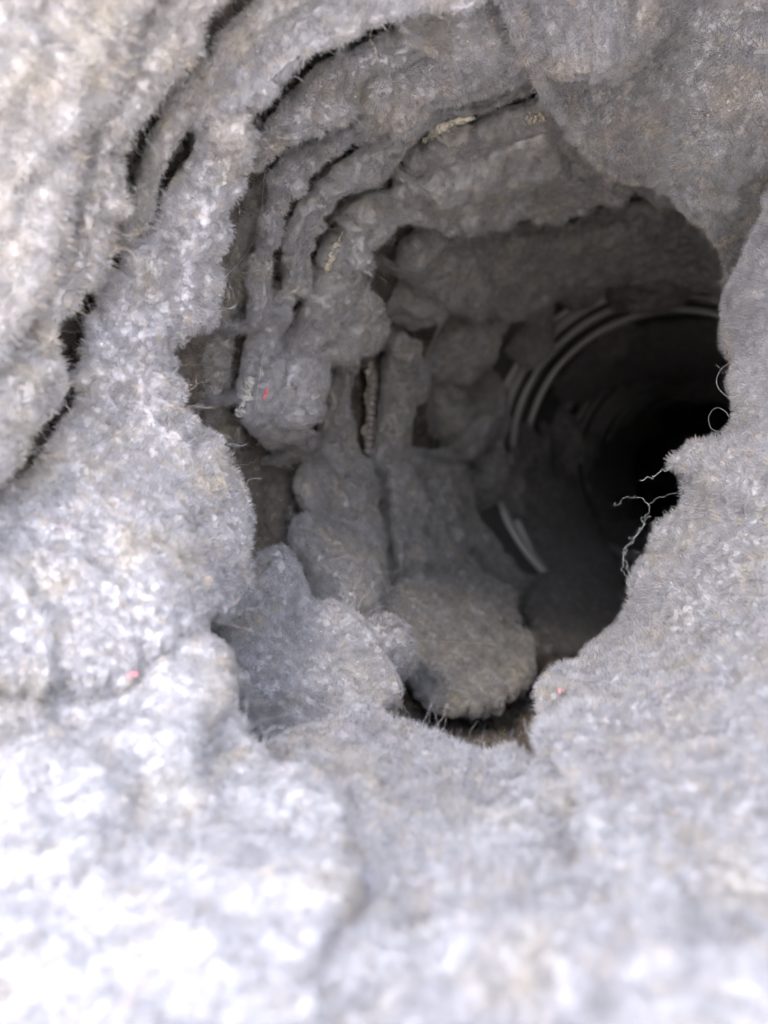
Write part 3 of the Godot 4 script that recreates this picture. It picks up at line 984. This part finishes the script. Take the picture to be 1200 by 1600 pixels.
func make_details() -> void:
	var pale := Color(0.62, 0.58, 0.50)
	var dark := Color(0.045, 0.04, 0.045)
	var grey := Color(0.22, 0.21, 0.21)
	var white := Color(0.40, 0.40, 0.43)
	hair("long pale hair hanging down inside the first gap, upper left", [[414, 258], [412, 300], [407, 348], [396, 384], [376, 410], [352, 432], [337, 446]], 0.000028, pale)
	hair("dark hair bowed across the shaded upper wall, nearest the rim", [[925, 324], [960, 330], [1000, 335], [1035, 350], [1056, 357]], 0.000026, dark)
	hair("dark hair curving down the upper right wall", [[1058, 362], [1076, 380], [1088, 398], [1092, 418]], 0.000024, dark)
	hair("short dark hair on the shaded upper right pad", [[924, 252], [940, 256], [955, 266], [960, 272]], 0.000028, dark)
	hair("short straight dark hair on the pale upper right fold", [[998, 190], [1004, 180], [1012, 170]], 0.000024, dark)
	hair("tiny hooked dark hair above the tan fleck at top centre", [[700, 184], [701, 196], [706, 205], [716, 208]], 0.00003, dark)
	hair("long thin dark hair in the dim hollow above the ribs", [[850, 375], [870, 392], [882, 410], [890, 422]], 0.000022, dark)
	hair("grey looped hair at the right rim, the upper of two loops", [[1172, 545, 0.122], [1150, 560, 0.124], [1130, 574, 0.126], [1120, 590, 0.127], [1122, 606, 0.127], [1134, 618, 0.126], [1146, 624, 0.124]], 0.000032, grey, {"free": true})
	hair("grey squared hair loop at the right rim, the lower of two loops", [[1148, 672, 0.125], [1128, 674, 0.127], [1112, 670, 0.128], [1107, 656, 0.128], [1110, 644, 0.128], [1120, 637, 0.127], [1132, 642, 0.126], [1140, 652, 0.125]], 0.000030, grey, {"free": true})
	hair("kinked white fibre reaching left across the black hole", [[958, 785, 0.128], [968, 787, 0.128], [976, 780, 0.128], [990, 776, 0.128], [1002, 780, 0.128], [1011, 788, 0.127], [1013, 800, 0.127], [1006, 812, 0.127], [1004, 824, 0.126], [994, 834, 0.126], [986, 850, 0.125], [978, 858, 0.125], [976, 872, 0.124], [982, 888, 0.123], [988, 905, 0.122]], 0.000016, white, {"free": true, "kink": 0.0006})
	hair("forked white fibre running from the hole to the right mound", [[1011, 790, 0.127], [1024, 781, 0.127], [1036, 776, 0.126], [1050, 772, 0.125], [1064, 766, 0.124]], 0.000012, white, {"free": true, "kink": 0.0004})
	hair("frayed white fibre hanging at the lower left of the hole", [[1014, 805, 0.127], [1008, 822, 0.127], [1000, 830, 0.126], [988, 838, 0.126], [984, 848, 0.125], [972, 860, 0.125], [974, 880, 0.124], [978, 900, 0.123], [992, 930, 0.122]], 0.000015, white, {"free": true, "kink": 0.0008})
	hair("white fuzzy spur poking left from the mound over the hole", [[1062, 726, 0.1225], [1050, 730, 0.124], [1038, 734, 0.125], [1024, 742, 0.1255], [1012, 746, 0.126], [1000, 750, 0.126]], 0.000025, white, {"free": true, "kink": 0.0006})
	hair("bent grey hair arching over the pale mound below the hole", [[980, 990], [988, 970], [1000, 952], [1012, 946], [1020, 958], [1019, 975], [1012, 998]], 0.000026, Color(0.12, 0.11, 0.11), {"lift": 0.0012})
	hair("dark brown hair lying flat on the right mound near the edge", [[1124, 925], [1140, 916], [1158, 909], [1184, 905]], 0.000026, dark, {"lift": 0.0010})
	hair("short rust-coloured hair on the right mound", [[1117, 828], [1130, 836], [1142, 846]], 0.000030, Color(0.16, 0.10, 0.08), {"lift": 0.0010})
	hair("small dark hair on the right mound above the rust one", [[1150, 560], [1162, 548], [1176, 538]], 0.000026, dark, {"lift": 0.0010})
	hair("pale straight fibre lying across the frayed grey pad", [[652, 1001], [675, 1000], [700, 1004], [735, 1004], [790, 1008]], 0.000035, Color(0.42, 0.40, 0.33))
	hair("dark arched hair on the lower grey pad", [[672, 1040], [682, 1026], [698, 1020], [714, 1021], [726, 1034], [730, 1062]], 0.000024, dark, {"lift": 0.0012})
	hair("stiff white bristle standing beside the crinkled flake on the left wall", [[414, 546], [409, 570], [404, 600], [399, 640]], 0.000031, white)
	hair("short pale bristle in the notch under the blunt lower corner", [[326, 950], [331, 960], [337, 973]], 0.000025, white)
	hair("fine pale fibre looping out of the deep gap, topmost of the tangle", [[282, 588], [296, 598], [312, 601], [326, 594], [330, 584]], 0.000018, pale, {"lift": 0.002, "kink": 0.0004})
	hair("fine pale fibre bridging the deep gap, middle of the tangle", [[292, 640], [315, 664], [340, 684], [372, 690], [400, 700]], 0.000018, pale, {"lift": 0.002, "kink": 0.0005})
	hair("fine pale fibre sagging in the deep gap, lowest of the tangle", [[335, 700], [352, 722], [378, 732], [396, 722], [404, 708]], 0.000018, pale, {"lift": 0.002, "kink": 0.0005})
	speck("tiny red thread on the left wall beside the crinkled flake", 415, 619, 6, 12, -20, Color(0.60, 0.10, 0.11))
	speck("small pink-red thread in the blurred heap at lower left", 208, 1057, 13, 8, 20, Color(0.75, 0.22, 0.26))
	speck("faint pink thread on the mound under the shiny rib", 876, 1081, 6, 6, 0, Color(0.62, 0.25, 0.28))
	speck("tiny navy bead-like thread knot on the low lobe", 541, 747, 6, 6, 0, Color(0.03, 0.03, 0.07))
	var tan := plain(Color(0.53, 0.505, 0.46), 0.6)
	tan.metallic = 0.25
	foil_scrap("foil_flake", "crinkled whitish flake stuck to the left wall beside a red thread", [[392, 588], [386, 610], [378, 634], [372, 652]], 22, 0.0, plain(Color(0.50, 0.49, 0.48), 0.6))
	foil_scrap("foil_flake", "narrow tan foil fleck on the grey pad left of the black hole", [[536, 362], [526, 384], [516, 408], [505, 434]], 13, 0.0, tan)
	foil_scrap("foil_flake", "tan foil fleck bared under the crack at top centre", [[660, 222], [685, 203], [712, 190], [742, 184]], 14, 0.0, tan)
	foil_scrap("foil_flake", "small tan foil fleck right of the crack at top centre", [[822, 190], [838, 183], [858, 182]], 20, 0.0, tan)
	var o := foil_scrap("foil_strip", "bare tan foil strip with a stitched bead, below the pointed pad", [[578, 566], [580, 610], [578, 650], [576, 700], [580, 740]], 46, 0.0515, tan)
	var seam := plain(Color(0.40, 0.37, 0.36), 0.7)
	var ball := SphereMesh.new()
	ball.radius = 0.0011
	ball.height = 0.0017
	ball.radial_segments = 12
	ball.rings = 6
	for k in 12:
		var q := on_wall(583 - k * 0.7, 590 + k * 10.5, 0.0510)
		var b := put("bead", ball, seam, o)
		b.position = q - o.position
	# glints painted as tiny pale grains, dark dust grains among them
	var grain := SphereMesh.new()
	grain.radius = 0.00005
	grain.height = 0.00008
	grain.radial_segments = 6
	grain.rings = 3
	var buf := PackedFloat32Array()
	for k in 420:
		var gx := rng.randf_range(0, 1200)
		var gy := rng.randf_range(0, 1500)
		if nearest.get(Vector2i(int(gx / 12.0), int(gy / 12.0)), 9.0) > 0.19:
			continue
		var p := touching(gx, gy, 0.0006)
		var g := rng.randf_range(0.6, 1.5)
		var c := Color(0.62, 0.61, 0.60) if rng.randf() < 0.75 else Color(0.05, 0.05, 0.06)
		buf.append_array([g, 0, 0, p.x, 0, g, 0, p.y, 0, 0, g, p.z, c.r, c.g, c.b, 1.0])
	var mm := MultiMesh.new()
	mm.transform_format = MultiMesh.TRANSFORM_3D
	mm.use_colors = true
	mm.mesh = grain
	mm.instance_count = buf.size() / 16
	mm.buffer = buf
	var gi := MultiMeshInstance3D.new()
	gi.name = "dust_grains"
	gi.multimesh = mm
	gi.material_override = fibre_mat
	add_child(gi)
	gi.set_meta("label", "painted glints as tiny pale grains, and dark dust grains, caught all over the lint")
	gi.set_meta("category", "dust")
	gi.set_meta("kind", "stuff")
